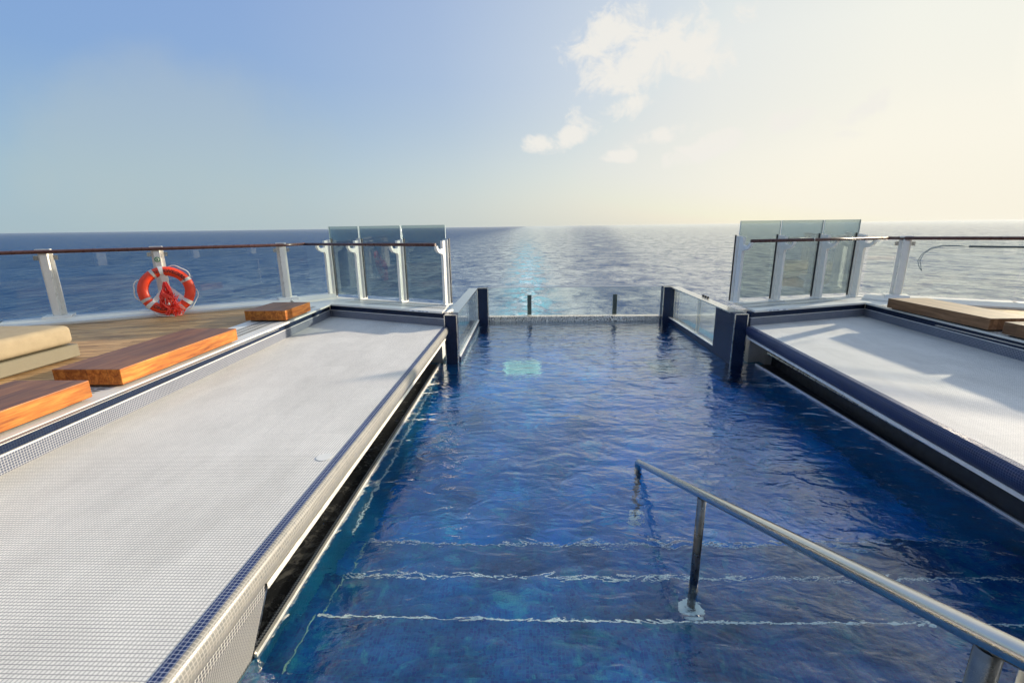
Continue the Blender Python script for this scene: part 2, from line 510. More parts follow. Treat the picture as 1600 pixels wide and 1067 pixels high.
def lx_edge(y): return -1.245 + 0 * y
def rx_edge(y): return 2.96 + (y - 2.56) * .060
def lx_wall(y): return -3.20 - (y - 2.4) * .018
def rx_wall(y): return 5.02 + (y - 2.0) * .043


LC = (lx_wall(7.5), 7.50)     # far outer corner of left shelf
RC = (rx_wall(7.25), 7.25)
LE = (-1.225, 6.66); RE = (3.2, 6.58)

HAZE = 1.6e-5
# ---- sea
b = MB(); S = 70000
b.poly([(-S, -S, -34), (S, -S, -34), (S, S, -34), (-S, S, -34)])
tag(b.build('sea', M['sea'], origin=(0, 0, -34)), 'open sea with a pale churned wake running straight to the horizon', 'sea', kind='structure')

# ---- sea haze
b = MB(); b.box(-14000, 14000, -9000, 14000, -35, 10.5)
g = N('sea haze')
pv = g.n('ShaderNodeVolumePrincipled'); pv.inputs['Color'].default_value = (.70, .76, .84, 1); pv.inputs['Density'].default_value = HAZE; pv.inputs['Anisotropy'].default_value = .3
g.nt.links.new(pv.outputs[0], g.n('ShaderNodeOutputMaterial').inputs['Volume'])
tag(b.build('haze', g.m), 'thin sea haze', 'haze', kind='stuff')

# ---- pool water
b = MB()
b.poly([(-1.33, -1.6, 0), (3.335, -1.6, 0), (3.335, 6.62, 0), (2.97, 6.62, 0), (2.97, 9.86, 0), (-1.03, 9.86, 0), (-1.03, 6.62, 0), (-1.33, 6.62, 0)])
tag(b.build('pool_water', M['water'], origin=(0, 0, 0)), 'rippled deep blue pool water', 'water', kind='structure')

# ---- pool basin: floor and walls
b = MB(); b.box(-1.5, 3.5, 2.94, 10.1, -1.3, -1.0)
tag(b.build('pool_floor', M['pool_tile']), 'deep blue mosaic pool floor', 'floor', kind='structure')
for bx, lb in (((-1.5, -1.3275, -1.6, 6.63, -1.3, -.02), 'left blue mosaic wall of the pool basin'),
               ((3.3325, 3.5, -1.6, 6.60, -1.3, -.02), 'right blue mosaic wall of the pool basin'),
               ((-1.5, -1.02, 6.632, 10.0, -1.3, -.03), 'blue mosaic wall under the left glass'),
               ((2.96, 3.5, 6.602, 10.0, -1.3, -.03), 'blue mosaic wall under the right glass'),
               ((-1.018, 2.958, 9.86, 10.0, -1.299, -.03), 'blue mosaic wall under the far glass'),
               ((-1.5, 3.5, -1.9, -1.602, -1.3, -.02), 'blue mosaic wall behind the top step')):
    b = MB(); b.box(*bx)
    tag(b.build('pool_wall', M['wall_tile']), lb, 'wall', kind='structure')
# pale trim line under water along the left wall foot and both corners
for bx, lb in (((-1.0175, -1.00, 6.84, 9.7, -.30, -.275), 'pale trim line under water below the left glass'),
               ((-1.325, -1.312, 2.96, 6.4, -.40, -.385), 'pale trim line under water below the left gutter')):
    b = MB(); b.box(*bx)
    tag(b.build('pool_wall_trim', M['nosing']), lb, 'trim', kind='structure')
# ---- steps
st = thing('pool_steps', 'submerged blue mosaic steps with pale nosing lines at the near end of the pool', 'steps', (1, 1.8, -1.0))
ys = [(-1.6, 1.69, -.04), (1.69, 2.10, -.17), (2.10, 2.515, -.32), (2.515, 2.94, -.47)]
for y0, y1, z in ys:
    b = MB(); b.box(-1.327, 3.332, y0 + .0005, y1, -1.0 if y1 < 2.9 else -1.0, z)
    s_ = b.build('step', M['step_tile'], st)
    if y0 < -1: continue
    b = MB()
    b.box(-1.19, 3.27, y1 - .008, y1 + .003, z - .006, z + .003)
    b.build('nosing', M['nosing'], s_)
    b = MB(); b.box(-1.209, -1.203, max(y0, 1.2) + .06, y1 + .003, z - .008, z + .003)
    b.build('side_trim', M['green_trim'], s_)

# ------------------------------------------------------------------ ledges (sun shelves)
bull = [(0, ZL), (.045, ZL - .002), (.078, ZL - .014), (.098, ZL - .038), (.105, ZL - .065), (.098, ZL - .095), (.078, ZL - .125), (.05, ZL - .15)]


def ledge(side):
    L = side > 0
    ex = lx_edge if L else rx_edge
    wx = lx_wall if L else rx_wall
    corner = LC if L else RC
    E = LE if L else RE
    lab = ('left sun shelf of white mosaic, mostly sunlit, with a pale rounded edge' if L
           else 'right sun shelf of white mosaic, mostly shaded, with a navy rounded edge')
    t = thing('sun_shelf', lab, 'pool ledge', ((ex(3) + wx(3)) / 2, 3, .4), 'white mosaic sun shelves')
    # top slab
    b = MB()
    b.prism([(wx(LN), LN), (ex(LN), LN), (ex(E[1]), E[1]), corner], ZL - .12, ZL)
    b.build('mosaic_top', M['white_tile'], t)
    # navy band + rounded nose
    p0, p1 = (ex(LN), LN), (ex(E[1] - .04), E[1] - .04)
    b = MB(); b.loft([(-.0, ZL + .0015), (.045, ZL - .0015)], p0, p1, side)
    b.build('navy_band', M['navy_tile'], t)
    b = MB(); b.loft([(.045, ZL - .002), (.060, ZL - .010), (.072, ZL - .030), (.076, ZL - .060), (.071, ZL - .090), (.056, ZL - .122), (.036, ZL - .15), (.01, ZL - .15)], p0, p1, side, True)
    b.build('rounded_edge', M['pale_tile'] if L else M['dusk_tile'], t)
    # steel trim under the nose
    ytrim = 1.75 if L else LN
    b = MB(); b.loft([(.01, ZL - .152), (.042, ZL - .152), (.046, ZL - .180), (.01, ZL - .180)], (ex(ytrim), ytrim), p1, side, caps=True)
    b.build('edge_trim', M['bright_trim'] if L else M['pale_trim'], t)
    # gutter: ceiling, back, floor, rim
    rim = -1.325 if L else 3.33
    b = MB()
    y0 = ytrim
    xs = lambda y: ex(y)
    b.poly([(ex(y0), y0, ZL - .155), (ex(E[1]), E[1] - .03, ZL - .155), (ex(E[1]) - side * .38, E[1] - .03, ZL - .155), (ex(y0) - side * .38, y0, ZL - .155)])
    b.poly([(ex(y0) - side * .36, y0, -.2), (ex(E[1]) - side * .36, E[1], -.2), (ex(E[1]) - side * .36, E[1], ZL - .12), (ex(y0) - side * .36, y0, ZL - .12)])
    b.poly([(ex(y0) - side * .36, y0, -.010), (rim, y0, -.010), (rim, E[1], -.010), (ex(E[1]) - side * .36, E[1], -.010)])
    b.build('gutter', M['gutter_reflection'] if L else M['black'], t, recalc=False)
    b = MB()
    b.box(min(rim, rim - side * .036), max(rim, rim - side * .036), y0, E[1] - .03, -.012, .006)
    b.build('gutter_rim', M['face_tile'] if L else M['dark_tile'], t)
    b = MB()
    b.box(min(rim - side * .004, rim + side * .014), max(rim - side * .004, rim + side * .014), y0, E[1] - .03, -.004, .02)
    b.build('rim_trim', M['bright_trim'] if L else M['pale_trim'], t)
    if L:
        # solid tiled face at the near end of the slot
        b = MB(); b.loft([(.036, ZL - .15), (.032, ZL - .2), (-.088, .0), (-.09, -.5)], (ex(LN), LN), (ex(1.745), 1.745), side)
        b.poly([(ex(0) + .045, 1.75, ZL - .152), (ex(0) - .088, 1.75, -.02), (ex(0) - .4, 1.75, -.02), (ex(0) - .4, 1.75, ZL - .152)])
        b.build('near_face', M['face_tile'], t)
        b = MB(); b.frame_prism((ex(0), 1.752, 0), Vector((1, 0, 0)), Vector((0, 0, 1)), Vector((0, 1, 0)),
                                [(.038, ZL - .17), (-.086, .01), (-.098, .01), (.026, ZL - .17)], 0, .012)
        b.build('end_trim', M['steel_trim'], t)
        b = MB()
        pts = [(-1.58 + .05 * math.cos(a), 4.15 + .11 * math.sin(a)) for a in [i * math.pi / 10 for i in range(20)]]
        b.prism([(x, y) for x, y in pts], -.008, .004)
        b.build('drain_cover', M['dark_steel'], t)
    else:
        b = MB(); b.tube([(rx_edge(2.56) - .06 + .14, -1.4, .27), (3.16, 2.6, .275), (3.24, 6.1, .30)], .014, 10)
        b.build('pipe', M['steel_trim'], t)
    if L:
        b = MB(); pts = [(-1.312 + .05 * math.cos(k * math.pi / 14), 2.66 + .05 * math.sin(k * math.pi / 14)) for k in range(28)]
        b.prism(pts, ZL + .0015, ZL + .0025); b.build('drain_disc', M['disc'], t)
    # stepped wall behind: lower band, trim, upper band
    def wall_run(pa, pb, nx, ny, name_suffix=''):
        # (nx,ny) = direction into the pool
        e1 = Vector((nx, ny, 0)).normalized(); d = Vector((pb[0] - pa[0], pb[1] - pa[1], 0)); ln = d.length; d.normalize()
        b = MB(); b.frame_prism((pa[0], pa[1], 0), e1, Vector((0, 0, 1)), d, [(-.10, ZL - .02), (.0, ZL - .02), (0, .682), (-.10, .682)], 0, ln)
        b.build('lower_band', M['grey_tile'], t)
        b = MB(); b.frame_prism((pa[0], pa[1], 0), e1, Vector((0, 0, 1)), d, [(-.08, .683), (.004, .683), (.004, .693), (-.08, .693)], 0, ln)
        b.build('band_trim', M['pale_trim'], t)
        b = MB(); b.frame_prism((pa[0], pa[1], 0), e1, Vector((0, 0, 1)), d, [(-.10, .694), (-.006, .694), (-.006, .772), (-.10, .772)], 0, ln)
        b.build('upper_band', M['dark_tile'], t)
    pa = (wx(LN), LN)
    wall_run(pa, corner, side, 0)
    d = Vector((E[0] - corner[0], E[1] - corner[1], 0)).normalized()
    nrm = Vector((d.y, -d.x, 0));
    if nrm.y > 0: nrm = -nrm
    wall_run((corner[0], corner[1]), (E[0] + side * .0, E[1]), nrm.x, nrm.y)
    return t


ledge(1); ledge(-1)

# ------------------------------------------------------------------ deck border (white), teak deck, hull
def deck_side(L):
    s = 1 if L else -1
    wx = lx_wall if L else rx_wall
    corner = LC if L else RC
    E = LE if L else RE
    lip = .055
    ins = (wx(LN) + s * lip, LN); inc = (corner[0] + s * lip, corner[1] - .075); ine = (E[0] - s * .02, E[1] - .045)
    # outline of the white border: inner edge, then outer edge
    if L:
        outer = [(-1.26, 7.30), (-3.62, 8.30), (-3.80, 7.9), (-3.72, LN)]
    else:
        outer = [(3.28, 7.34), (5.55, 7.95), (5.75, 7.6), (5.62, LN)]
    poly = [ins, inc, ine] + outer
    b = MB(); b.prism(poly, .773, ZD)
    tag(b.build('deck_border', M['white_paint']), ('white painted deck border along the left sun shelf' if L else 'white painted deck border along the right sun shelf'), 'deck edge', kind='structure')
    # fine mosaic row set in the lip (long side)
    b = MB(); b.box(min(ins[0] - s * .045, ins[0] - s * .012), max(ins[0] - s * .045, ins[0] - s * .012), LN, 5.5, ZD - .002, ZD + .003)
    tag(b.build('lip_tiles', M['face_tile']), ('row of small tiles let into the left deck border' if L else 'row of small tiles let into the right deck border'), 'tiles', kind='structure')
    # drain slots
    d = Vector((ine[0] - inc[0], ine[1] - inc[1], 0)); ln = d.length; d.normalize()
    n = Vector((-d.y, d.x, 0));
    if n.y < 0: n = -n
    b = MB(); k = int(ln / .052)
    for i in range(2, k - 1):
        for off, wd in ((.20, .16), (.42, .14)):
            o = Vector((inc[0], inc[1], 0)) + d * (i * .052) + n * off
            q = [o, o + d * .014, o + d * .014 + n * wd + d * .05, o + n * wd + d * .05]
            b.poly([(v.x, v.y, ZD + .004) for v in q])
    tag(b.build('drain_grate', M['slot']), ('slotted drain grate in the white deck below the left windscreen' if L else 'slotted drain grate in the white deck below the right windscreen'), 'drain grate')
    b = MB(); y = LN
    x = ins[0] - s * .20
    while y < corner[1] - .35:
        for off in (0, .09, .18):
            xa = x - s * off - s * (y - LN) * 0.01
            b.poly([(xa, y, ZD + .004), (xa - s * .065, y, ZD + .004), (xa - s * .065, y + .018, ZD + .004), (xa, y + .018, ZD + .004)])
        y += .045
    tag(b.build('drain_grate', M['slot']), ('long slotted drain grate beside the left hardwood benches' if L else 'long slotted drain grate beside the right hardwood benches'), 'drain grate')


deck_side(True); deck_side(False)

railL = [(-8.3, 4.65), (-6.92, 5.72), (-6.46, 6.06), (-5.41, 6.68), (-4.05, 7.62)]
WL = [(-3.55, 8.20), (-2.92, 7.96), (-2.10, 7.62), (-1.30, 7.27)]
WRr = [(3.28, 7.30), (3.98, 7.44), (4.76, 7.66), (5.42, 7.78)]
railR = [(5.75, 7.34), (6.92, 6.72), (8.3, 5.6)]

b = MB(); b.prism([(-9.5, LN), (-3.722, LN), (-3.80, 7.9), (-3.62, 8.3), (-4.1, 7.72), (-5.45, 6.78), (-6.5, 6.16), (-7.0, 5.82), (-9.5, 3.9)], .70, .797)
tag(b.build('teak_deck', M['deck']), 'teak planked deck on the left behind the benches', 'deck', kind='structure')
b = MB(); b.prism([(5.622, LN), (9.5, LN), (9.5, 4.7), (7.0, 6.84), (5.85, 7.45), (5.75, 7.6)], .70, .797)
tag(b.build('teak_deck', M['deck']), 'teak planked deck on the right behind the benches', 'deck', kind='structure')
b = MB()
b.prism([(-9.5, -3), (-3.3, -3), (-3.4, 7.6), (-1.3, 6.75), (-1.3, 7.25), (-3.6, 8.25), (-4.1, 7.68), (-6.5, 6.1), (-9.5, 3.85)], -33.9, .69)
tag(b.build('ship_hull', M['hull']), 'white stern hull under the left deck', 'hull', kind='structure')
b = MB()
b.prism([(5.3, -3), (9.5, -3), (9.5, 4.65), (5.6, 7.5), (5.3, 7.85), (3.3, 7.28), (3.3, 6.75), (5.4, 7.35)], -33.9, .69)
tag(b.build('ship_hull', M['hull']), 'white stern hull under the right deck', 'hull', kind='structure')
b = MB(); b.box(-3.29, 5.19, -3, 6.5, -33.9, -1.32)
tag(b.build('ship_hull', M['hull']), 'white stern hull under the pool', 'hull', kind='structure')

# curbs along the railings
for nm, ln, sgn, lab in (('deck_curb', railL + [(-3.58, 8.22)], 1, 'white sloping curb under the left side railing'),
                         ('deck_curb', [(5.55, 7.62)] + railR, 1, 'white sloping curb under the right side railing')):
    b = MB()
    for a, c in zip(ln[:-1], ln[1:]):
        d = Vector((c[0] - a[0], c[1] - a[1], 0)); l = d.length; d.normalize()
        n = Vector((d.y, -d.x, 0))
        if n.y > 0: n = -n
        b.frame_prism((a[0], a[1], 0), n, Vector((0, 0, 1)), d, [(-.08, .60), (.26, .78), (.26, .825), (.10, .87), (-.08, .87)], -.01, l + .01)
    tag(b.build(nm, M['white_paint']), lab, 'curb')

# ------------------------------------------------------------------ railings
UP = Vector((0, 0, 1))


def windscreen(pts, L):
    t = thing('glass_windscreen', ('tall tinted glass windscreen with four white posts at the left stern corner' if L else
                                   'tall tinted glass windscreen with four white posts at the right stern corner'), 'windscreen',
              ((pts[0][0] + pts[-1][0]) / 2, (pts[0][1] + pts[-1][1]) / 2, ZD), 'tinted windscreens at the stern')
    d = Vector((pts[-1][0] - pts[0][0], pts[-1][1] - pts[0][1], 0)).normalized()
    n = Vector((d.y, -d.x, 0))
    if n.y > 0: n = -n          # inboard
    prof = [(-.05, ZD), (-.05, 1.80), (.05, 1.80), (.052, 1.685), (.10, 1.675), (.145, 1.675), (.175, 1.69), (.19, 1.725), (.225, 1.725),
            (.222, 1.69), (.20, 1.655), (.165, 1.625), (.12, 1.61), (.055, 1.595), (.045, 1.55), (.05, ZD)]
    for i, q in enumerate(pts):
        b = MB(); b.frame_prism((q[0], q[1], 0), n, UP, d, prof, -.022, .022)
        # front flange
        b.frame_prism((q[0], q[1], 0), n, UP, d, [(-.075, ZD), (-.075, 1.815), (-.051, 1.815), (-.051, ZD)], -.045, .045)
        b.frame_prism((q[0], q[1], 0), n, UP, d, [(-.09, ZD), (-.09, ZD + .015), (.10, ZD + .015), (.10, ZD)], -.07, .07)
        po = b.build('post', M['post_paint'], t)
        b = MB(); sg = 1 if L else -1
        b.frame_prism((q[0], q[1], 0), n, UP, d, [(-.10, ZD + .016), (-.10, 1.83), (-.077, 1.83), (-.077, ZD + .016)], .046 if sg > 0 else -.058, .058 if sg > 0 else -.046)
        b.build('gasket', M['black'], po)
    for i in range(3):
        a, c = Vector((*pts[i], 0)), Vector((*pts[i + 1], 0))
        dd = (c - a); l = dd.length; dd.normalize()
        b = MB(); b.frame_prism(a, n, UP, dd, [(-.098, ZD + .05), (-.098, 2.035), (-.086, 2.035), (-.086, ZD + .05)], .014, l - .014)
        gp = b.build('glass_panel', M['screen_glass'], t)
        b = MB(); b.frame_prism(a, n, UP, dd, [(-.0985, 2.0352), (-.0985, 2.038), (-.0855, 2.038), (-.0855, 2.0352)], .014, l - .014)
        b.frame_prism(a, n, UP, dd, [(-.0985, 1.83), (-.0985, 2.0352), (-.0855, 2.0352), (-.0855, 1.83)], .010, .0138)
        b.frame_prism(a, n, UP, dd, [(-.0985, 1.83), (-.0985, 2.0352), (-.0855, 2.0352), (-.0855, 1.83)], l - .0138, l - .010)
        b.build('panel_edge', M['glass_edge'], gp)
    a = Vector((*pts[0], 1.745)) + n * .205; c = Vector((*pts[-1], 1.745)) + n * .205
    ext = .35 if L else .0
    b = MB()
    if L: b.tube([a - d * .30, c - d * .01], .024, 14)
    else: b.tube([a + d * .0, c + d * .25], .024, 14)
    b.build('handrail', M['rail_brown'], t)
    for i in (1, 2):
        q = Vector((*pts[i], 1.745)) + n * .205 - d * .33 * (1 if L else -1)
        b = MB(); b.tube([q, q + d * .012], .0255, 14)
        b.build('joint_ring', M['steel'], t)
    return n, d


nL, dL = windscreen(WL, True)
nR, dR = windscreen(WRr, False)


def side_railing(pts, post_idx, L, lab):
    t = thing('glass_railing', lab, 'railing', (pts[len(pts) // 2][0], pts[len(pts) // 2][1], .87), 'clear glass railings')
    for i in post_idx:
        q = Vector((*pts[i], 0))
        a = Vector((*pts[max(i - 1, 0)], 0)); c = Vector((*pts[min(i + 1, len(pts) - 1)], 0))
        d = (c - a).normalized(); n = Vector((d.y, -d.x, 0))
        if n.y > 0: n = -n
        b = MB()
        b.frame_prism(q, n, UP, d, [(-.06, .87), (-.06, 1.77), (.015, 1.77), (.05, 1.70), (.075, .87)], -.035, .035)
        b.frame_prism(q, n, UP, d, [(-.065, .87), (-.065, 1.775), (-.045, 1.775), (-.045, .87)], -.075, .075)
        b.frame_prism(q, n, UP, d, [(-.11, .84), (-.11, .895), (.12, .895), (.14, .84)], -.15, .15)
        b.frame_prism(q, n, UP, d, [(-.05, 1.76), (-.05, 1.785), (.03, 1.785), (.03, 1.76)], -.075, .075)
        po = b.build('post', M['post_paint'], t)
        for sg in (-1, 1):
            for z in (1.64,):
                b = MB(); b.frame_prism(q, n, UP, d, [(-.085, z), (-.085, z + .06), (-.03, z + .06), (-.03, z)], sg * .10 - .022, sg * .10 + .022)
                b.build('clamp', M['steel'], po)
        if L and abs(q.x + 5.41) < .01:
            b = MB()
            cc = q + n * .0705 + UP * 1.60
            pts2 = [cc + d * (.036 * math.cos(k * math.pi / 12)) + UP * (.036 * math.sin(k * math.pi / 12)) for k in range(24)]
            b.poly([v + n * .004 for v in pts2])
            s_ = b.build('sticker', M['green'], t)
            b = MB(); b.tube([cc + n * .006 + d * (.018 * math.cos(k * math.pi / 8)) + UP * (.018 * math.sin(k * math.pi / 8)) for k in range(16)], .004, 6, closed=True)
            b.build('sticker_mark', M['white_web'], s_)
    n_ = None
    for i in range(len(pts) - 1):
        a, c = Vector((*pts[i], 0)), Vector((*pts[i + 1], 0))
        d = c - a; l = d.length; d.normalize(); n = Vector((d.y, -d.x, 0))
        if n.y > 0: n = -n
        g0 = .10 if i in post_idx else 0.
        g1 = .10 if (i + 1) in post_idx else 0.
        b = MB(); b.frame_prism(a, n, UP, d, [(-.062, .89), (-.062, 1.715), (-.050, 1.715), (-.050, .89)], g0 - .02 * (g0 > 0), l - g1 + .02 * (g1 > 0))
        b.build('glass_panel', M['clear_glass'], t)
    # handrail, one bent tube
    off = []
    for i, q in enumerate(pts):
        a = Vector((*pts[max(i - 1, 0)], 0)); c = Vector((*pts[min(i + 1, len(pts) - 1)], 0))
        d = (c - a).normalized(); n = Vector((d.y, -d.x, 0))
        if n.y > 0: n = -n
        off.append(Vector((*q, 1.752)) + n * .05)
    if L: off.append(Vector((*WL[0], 1.747)) + nL * .205 - dL * .28)
    else: off.insert(0, Vector((*WRr[-1], 1.747)) + nR * .205 + dR * .24)
    b = MB(); b.tube(off, .025, 14)
    b.build('handrail', M['rail_brown'], t)
    # last pane to the windscreen
    if L:
        a, c = Vector((*pts[-1], 0)), Vector((*WL[0], 0))
    else:
        a, c = Vector((*WRr[-1], 0)), Vector((*pts[0], 0))
    d = c - a; l = d.length; d.normalize(); n = Vector((d.y, -d.x, 0))
    if n.y > 0: n = -n
    b = MB(); b.frame_prism(a, n, UP, d, [(-.062, .885), (-.062, 1.715), (-.050, 1.715), (-.050, .885)], .08, l - .06)
    b.build('glass_panel', M['clear_glass'], t)


side_railing(railL, (0, 2, 3, 4), True, 'clear glass railing with white posts and dark handrail round the left teak deck')
side_railing(railR, (0, 2), False, 'clear glass railing with white posts and dark handrail round the right teak deck')

# ------------------------------------------------------------------ pool end: glass walls and columns
def column(x0, x1, y0, y1, lab, top=.747):
    t = thing('pool_column', lab, 'column', ((x0 + x1) / 2, (y0 + y1) / 2, -.99), 'dark tiled columns of the glass pool end')
    b = MB(); b.box(x0, x1, y0, y1, -.999, top)
    b.build('shaft', M['dark_tile'], t)
    b = MB(); w = .006
    for x in (x0, x1):
        b.box(x - w, x + w, y0 - w, y0 + w, -.9, top + .001)
    b.box(x0 + w, x1 - w, y0 - w, y0 + w, top - .004, top + .008)
    b.build('corner_trim', M['steel_trim'], t)


column(-1.224, -1.044, 6.634, 6.80, 'near left dark tiled column at the end of the left sun shelf')
column(-1.052, -.835, 9.66, 9.86, 'far left dark tiled column beside the far glass')
column(2.96, 3.14, 6.55, 6.72, 'near right dark tiled column at the end of the right sun shelf')
column(2.83, 3.06, 9.62, 9.82, 'far right dark tiled column beside the far glass')

# left glass wall
t = thing('glass_pool_wall', 'left glass wall of the pool with flat steel top', 'glass wall', (-1.13, 8.2, 0), 'glass walls round the pool end')
b = MB(); b.box(-1.068, -1.044, 6.805, 9.655, .075, .735); b.build('glass_panel', M['acrylic'], t)
b = MB(); b.box(-1.222, -1.040, 6.805, 9.655, .7355, .752); b.build('top_cap', M['steel'], t)
b = MB(); b.box(-1.222, -1.03, 6.805, 9.655, -.3, .06); b.build('curb', M['dark_tile'], t)
b = MB(); b.box(-1.072, -1.028, 6.805, 9.655, .0605, .074); b.build('sill_trim', M['pale_trim'], t)
b = MB(); b.box(-1.21, -1.07, 7.55, 7.57, .075, .735); b.build('glass_rib', M['acrylic'], t)
# right glass wall
t = thing('glass_pool_wall', 'right glass wall of the pool with a dark panel beside the near column', 'glass wall', (3.08, 8.2, 0), 'glass walls round the pool end')
b = MB(); b.box(2.975, 3.0, 7.26, 9.615, .115, .735); b.build('glass_panel', M['acrylic'], t)
b = MB(); b.box(2.965, 2.985, 6.725, 7.255, -.3, .735); b.build('dark_panel', M['dark_tile'], t)
b = MB(); b.box(2.955, 3.13, 6.725, 9.615, .7355, .752); b.build('top_cap', M['steel_trim'], t)
b = MB(); b.box(2.972, 3.12, 7.26, 9.615, -.3, .10); b.build('curb', M['dark_tile'], t)
b = MB(); b.box(2.966, 3.0, 6.725, 9.615, .1005, .114); b.build('sill_trim', M['pale_trim'], t)
b = MB(); b.box(3.01, 3.03, 8.05, 8.17, .115, .735); b.build('glass_joint', M['silver_tape'], t)
for k in range(3):
    b = MB(); b.box(3.10, 3.13, 7.98 + k * .11, 8.02 + k * .11, .7525, .785, .004, 1); b.build('knob', M['black'], t)
# far glass
t = thing('glass_pool_wall', 'far glass wall of the pool facing the wake', 'glass wall', (1.0, 9.87, 0), 'glass walls round the pool end')
b = MB(); b.box(-.833, 2.828, 9.80, 9.822, .13, .735); b.build('glass_panel', M['acrylic'], t)
b = MB(); b.box(-.833, 2.828, 9.795, 9.827, .7355, .748); b.build('panel_edge', M['pale_trim'], t)
b = MB(); b.box(-.833, 2.828, 9.79, 9.99, -.4, .105); b.build('curb', M['refracted_lip'], t)
for x in (.045, 1.885):
    t = tag(MB().__class__(), '') if False else None
    b = MB(); b.box(x - .045, x + .045, 9.90, 9.93, .1255, .56); b.box(x - .03, x + .03, 9.93, 9.97, .1255, .50)
    tag(b.build('steel_bracket', M['dark_steel']), ('dark steel bracket behind the far glass, nearer the left column' if x < 1 else
        'dark steel bracket behind the far glass, nearer the right column'), 'bracket', 'dark brackets behind the far glass')
# stern gutter ledge beyond the walls
b = MB(); b.box(-1.5, 3.4, 9.992, 10.35, -1.3, -.35)
tag(b.build('catch_trough', M['hull']), 'catch trough under the far glass', 'trough', kind='structure')

# ------------------------------------------------------------------ handrail in the water
t = thing('pool_handrail', 'stainless steel handrail sloping down into the pool over the steps', 'handrail', (.95, 2.3, -.32))
xh = .95
def rail_at(y): return .03 + (3.6 - y) * .405
pts = []
pts.append((xh, 3.655, -.12)); pts.append((xh, 3.655, -.02)); pts.append((xh, 3.645, .005)); pts.append((xh, 3.62, .025))
for k in range(20):
    y = 3.58 - k * .19
    pts.append((xh, y, rail_at(y)))
b = MB(); b.tube(pts, .0265, 24); b.build('rail', M['steel'], t)
for y, zb, lab in ((3.655, -1.0, None), (2.27, -.32, None), (.80, -.04, None)):
    b = MB(); zt = rail_at(y) - .02 if y < 3.5 else -.10
    b.tube([(xh, y, zb), (xh, y, zt)], .0235, 20)
    po = b.build('post', M['post_steel'], t)
    b = MB(); b.tube([(xh, y, zb), (xh, y, zb + .014)], .075, 20); b.tube([(xh, y, zb + .014), (xh, y, zb + .035)], .036, 18)
    b.build('flange', M['nosing'] if y > 1 else M['steel'], po)
b = MB(); b.box(xh + .045, xh + .10, .755, .785, -.04, rail_at(.77) - .03, .006, 1)
b.build('support_bar', M['steel_trim'], t)

# ------------------------------------------------------------------ floor lights under water
for (x0, x1, y0, y1, lab, m1, m2) in ((-.39, .21, 7.12, 7.80, 'bright turquoise square light glowing under the water left of the middle', 'pool_lamp', 'pool_lamp_dim'),
                              (2.02, 2.48, 7.15, 7.8, 'dim turquoise light glowing under the water nearer the right glass wall', 'pool_lamp_dim', 'pool_lamp_dim')):
    t = thing('floor_light', lab, 'pool light', ((x0 + x1) / 2, (y0 + y1) / 2, -1.0), 'lights in the pool floor')
    b = MB(); w = .06
    b.box(x0, x1, y0, y0 + w, -.999, -.96); b.box(x0, x1, y1 - w, y1, -.999, -.96)
    b.box(x0, x0 + w, y0 + w, y1 - w, -.999, -.96); b.box(x1 - w, x1, y0 + w, y1 - w, -.999, -.96)
    b.build('frame', M[m1], t)
    b = MB(); y = y0 + w + .02
    while y < y1 - w - .02:
        b.box(x0 + w, x1 - w, y, y + .022, -.999, -.965); y += .06
    b.build('bars', M['pool_lamp'] if x0 < 0 else M['grate_pale'], t)
    b = MB(); b.box(x0 + w, x1 - w, y0 + w, y1 - w, -.9995, -.985); b.build('lens', M[m2], t)

# ------------------------------------------------------------------ benches
def bench(x0, x1, y0, y1, lab, grp, z1=.952, mat='teak'):
    t = thing('wood_bench', lab, 'bench', ((x0 + x1) / 2, (y0 + y1) / 2, ZD + .004), grp)
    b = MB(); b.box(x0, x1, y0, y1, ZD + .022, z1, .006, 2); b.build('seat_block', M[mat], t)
    b = MB(); b.box(x0 + .04, x1 - .04, y0 + .05, y1 - .05, ZD + .004, ZD + .0215); b.build('foot_rail', M['black'], t)


gb = 'low hardwood benches along the left sun shelf'
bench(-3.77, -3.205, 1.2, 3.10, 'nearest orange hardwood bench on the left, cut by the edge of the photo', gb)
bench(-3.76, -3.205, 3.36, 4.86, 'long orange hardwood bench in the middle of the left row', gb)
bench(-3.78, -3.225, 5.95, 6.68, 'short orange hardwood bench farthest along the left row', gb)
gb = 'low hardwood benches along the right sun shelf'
bench(5.09, 5.62, 5.14, 6.62, 'long hardwood bench on the right with a pale sunlit top', gb, mat='teak_shaded')
bench(5.07, 5.62, 3.3, 4.97, 'hardwood bench at the right edge of the photo', gb, mat='teak_shaded')

# ------------------------------------------------------------------ day beds
def daybed(x0, x1, y0, y1, lab, back=None):
    t = thing('day_bed', lab, 'day bed', ((x0 + x1) / 2, (y0 + y1) / 2, .798), 'cushioned day beds')
    b = MB(); b.box(x0, x1, y0, y1, .815, .94, .008, 1); b.build('base', M['taupe'], t)
    b = MB(); b.box(x0 + .06, x1 - .06, y0 + .06, y1 - .06, .798, .8145); b.build('plinth', M['black'], t)
    b = MB(); b.box(x0 + .012, x1 - .012, y0 + .012, y1 - .012, .948, 1.13, .05, 4)
    o = b.build('cushion', M['beige'], t)
    for pl in o.data.polygons: pl.use_smooth = True
    if back:
        b = MB(); b.box(*back, .5 * 0 + 1.131, 1.50, .05, 4); o = b.build('back_cushion', M['beige'], t)


daybed(-6.1, -4.42, 2.3, 4.26, 'beige cushioned day bed on the left teak deck')
daybed(6.42, 8.2, 1.6, 6.0, 'beige cushioned day bed on the right teak deck, just entering the photo', back=(6.9, 7.2, 1.7, 4.9))

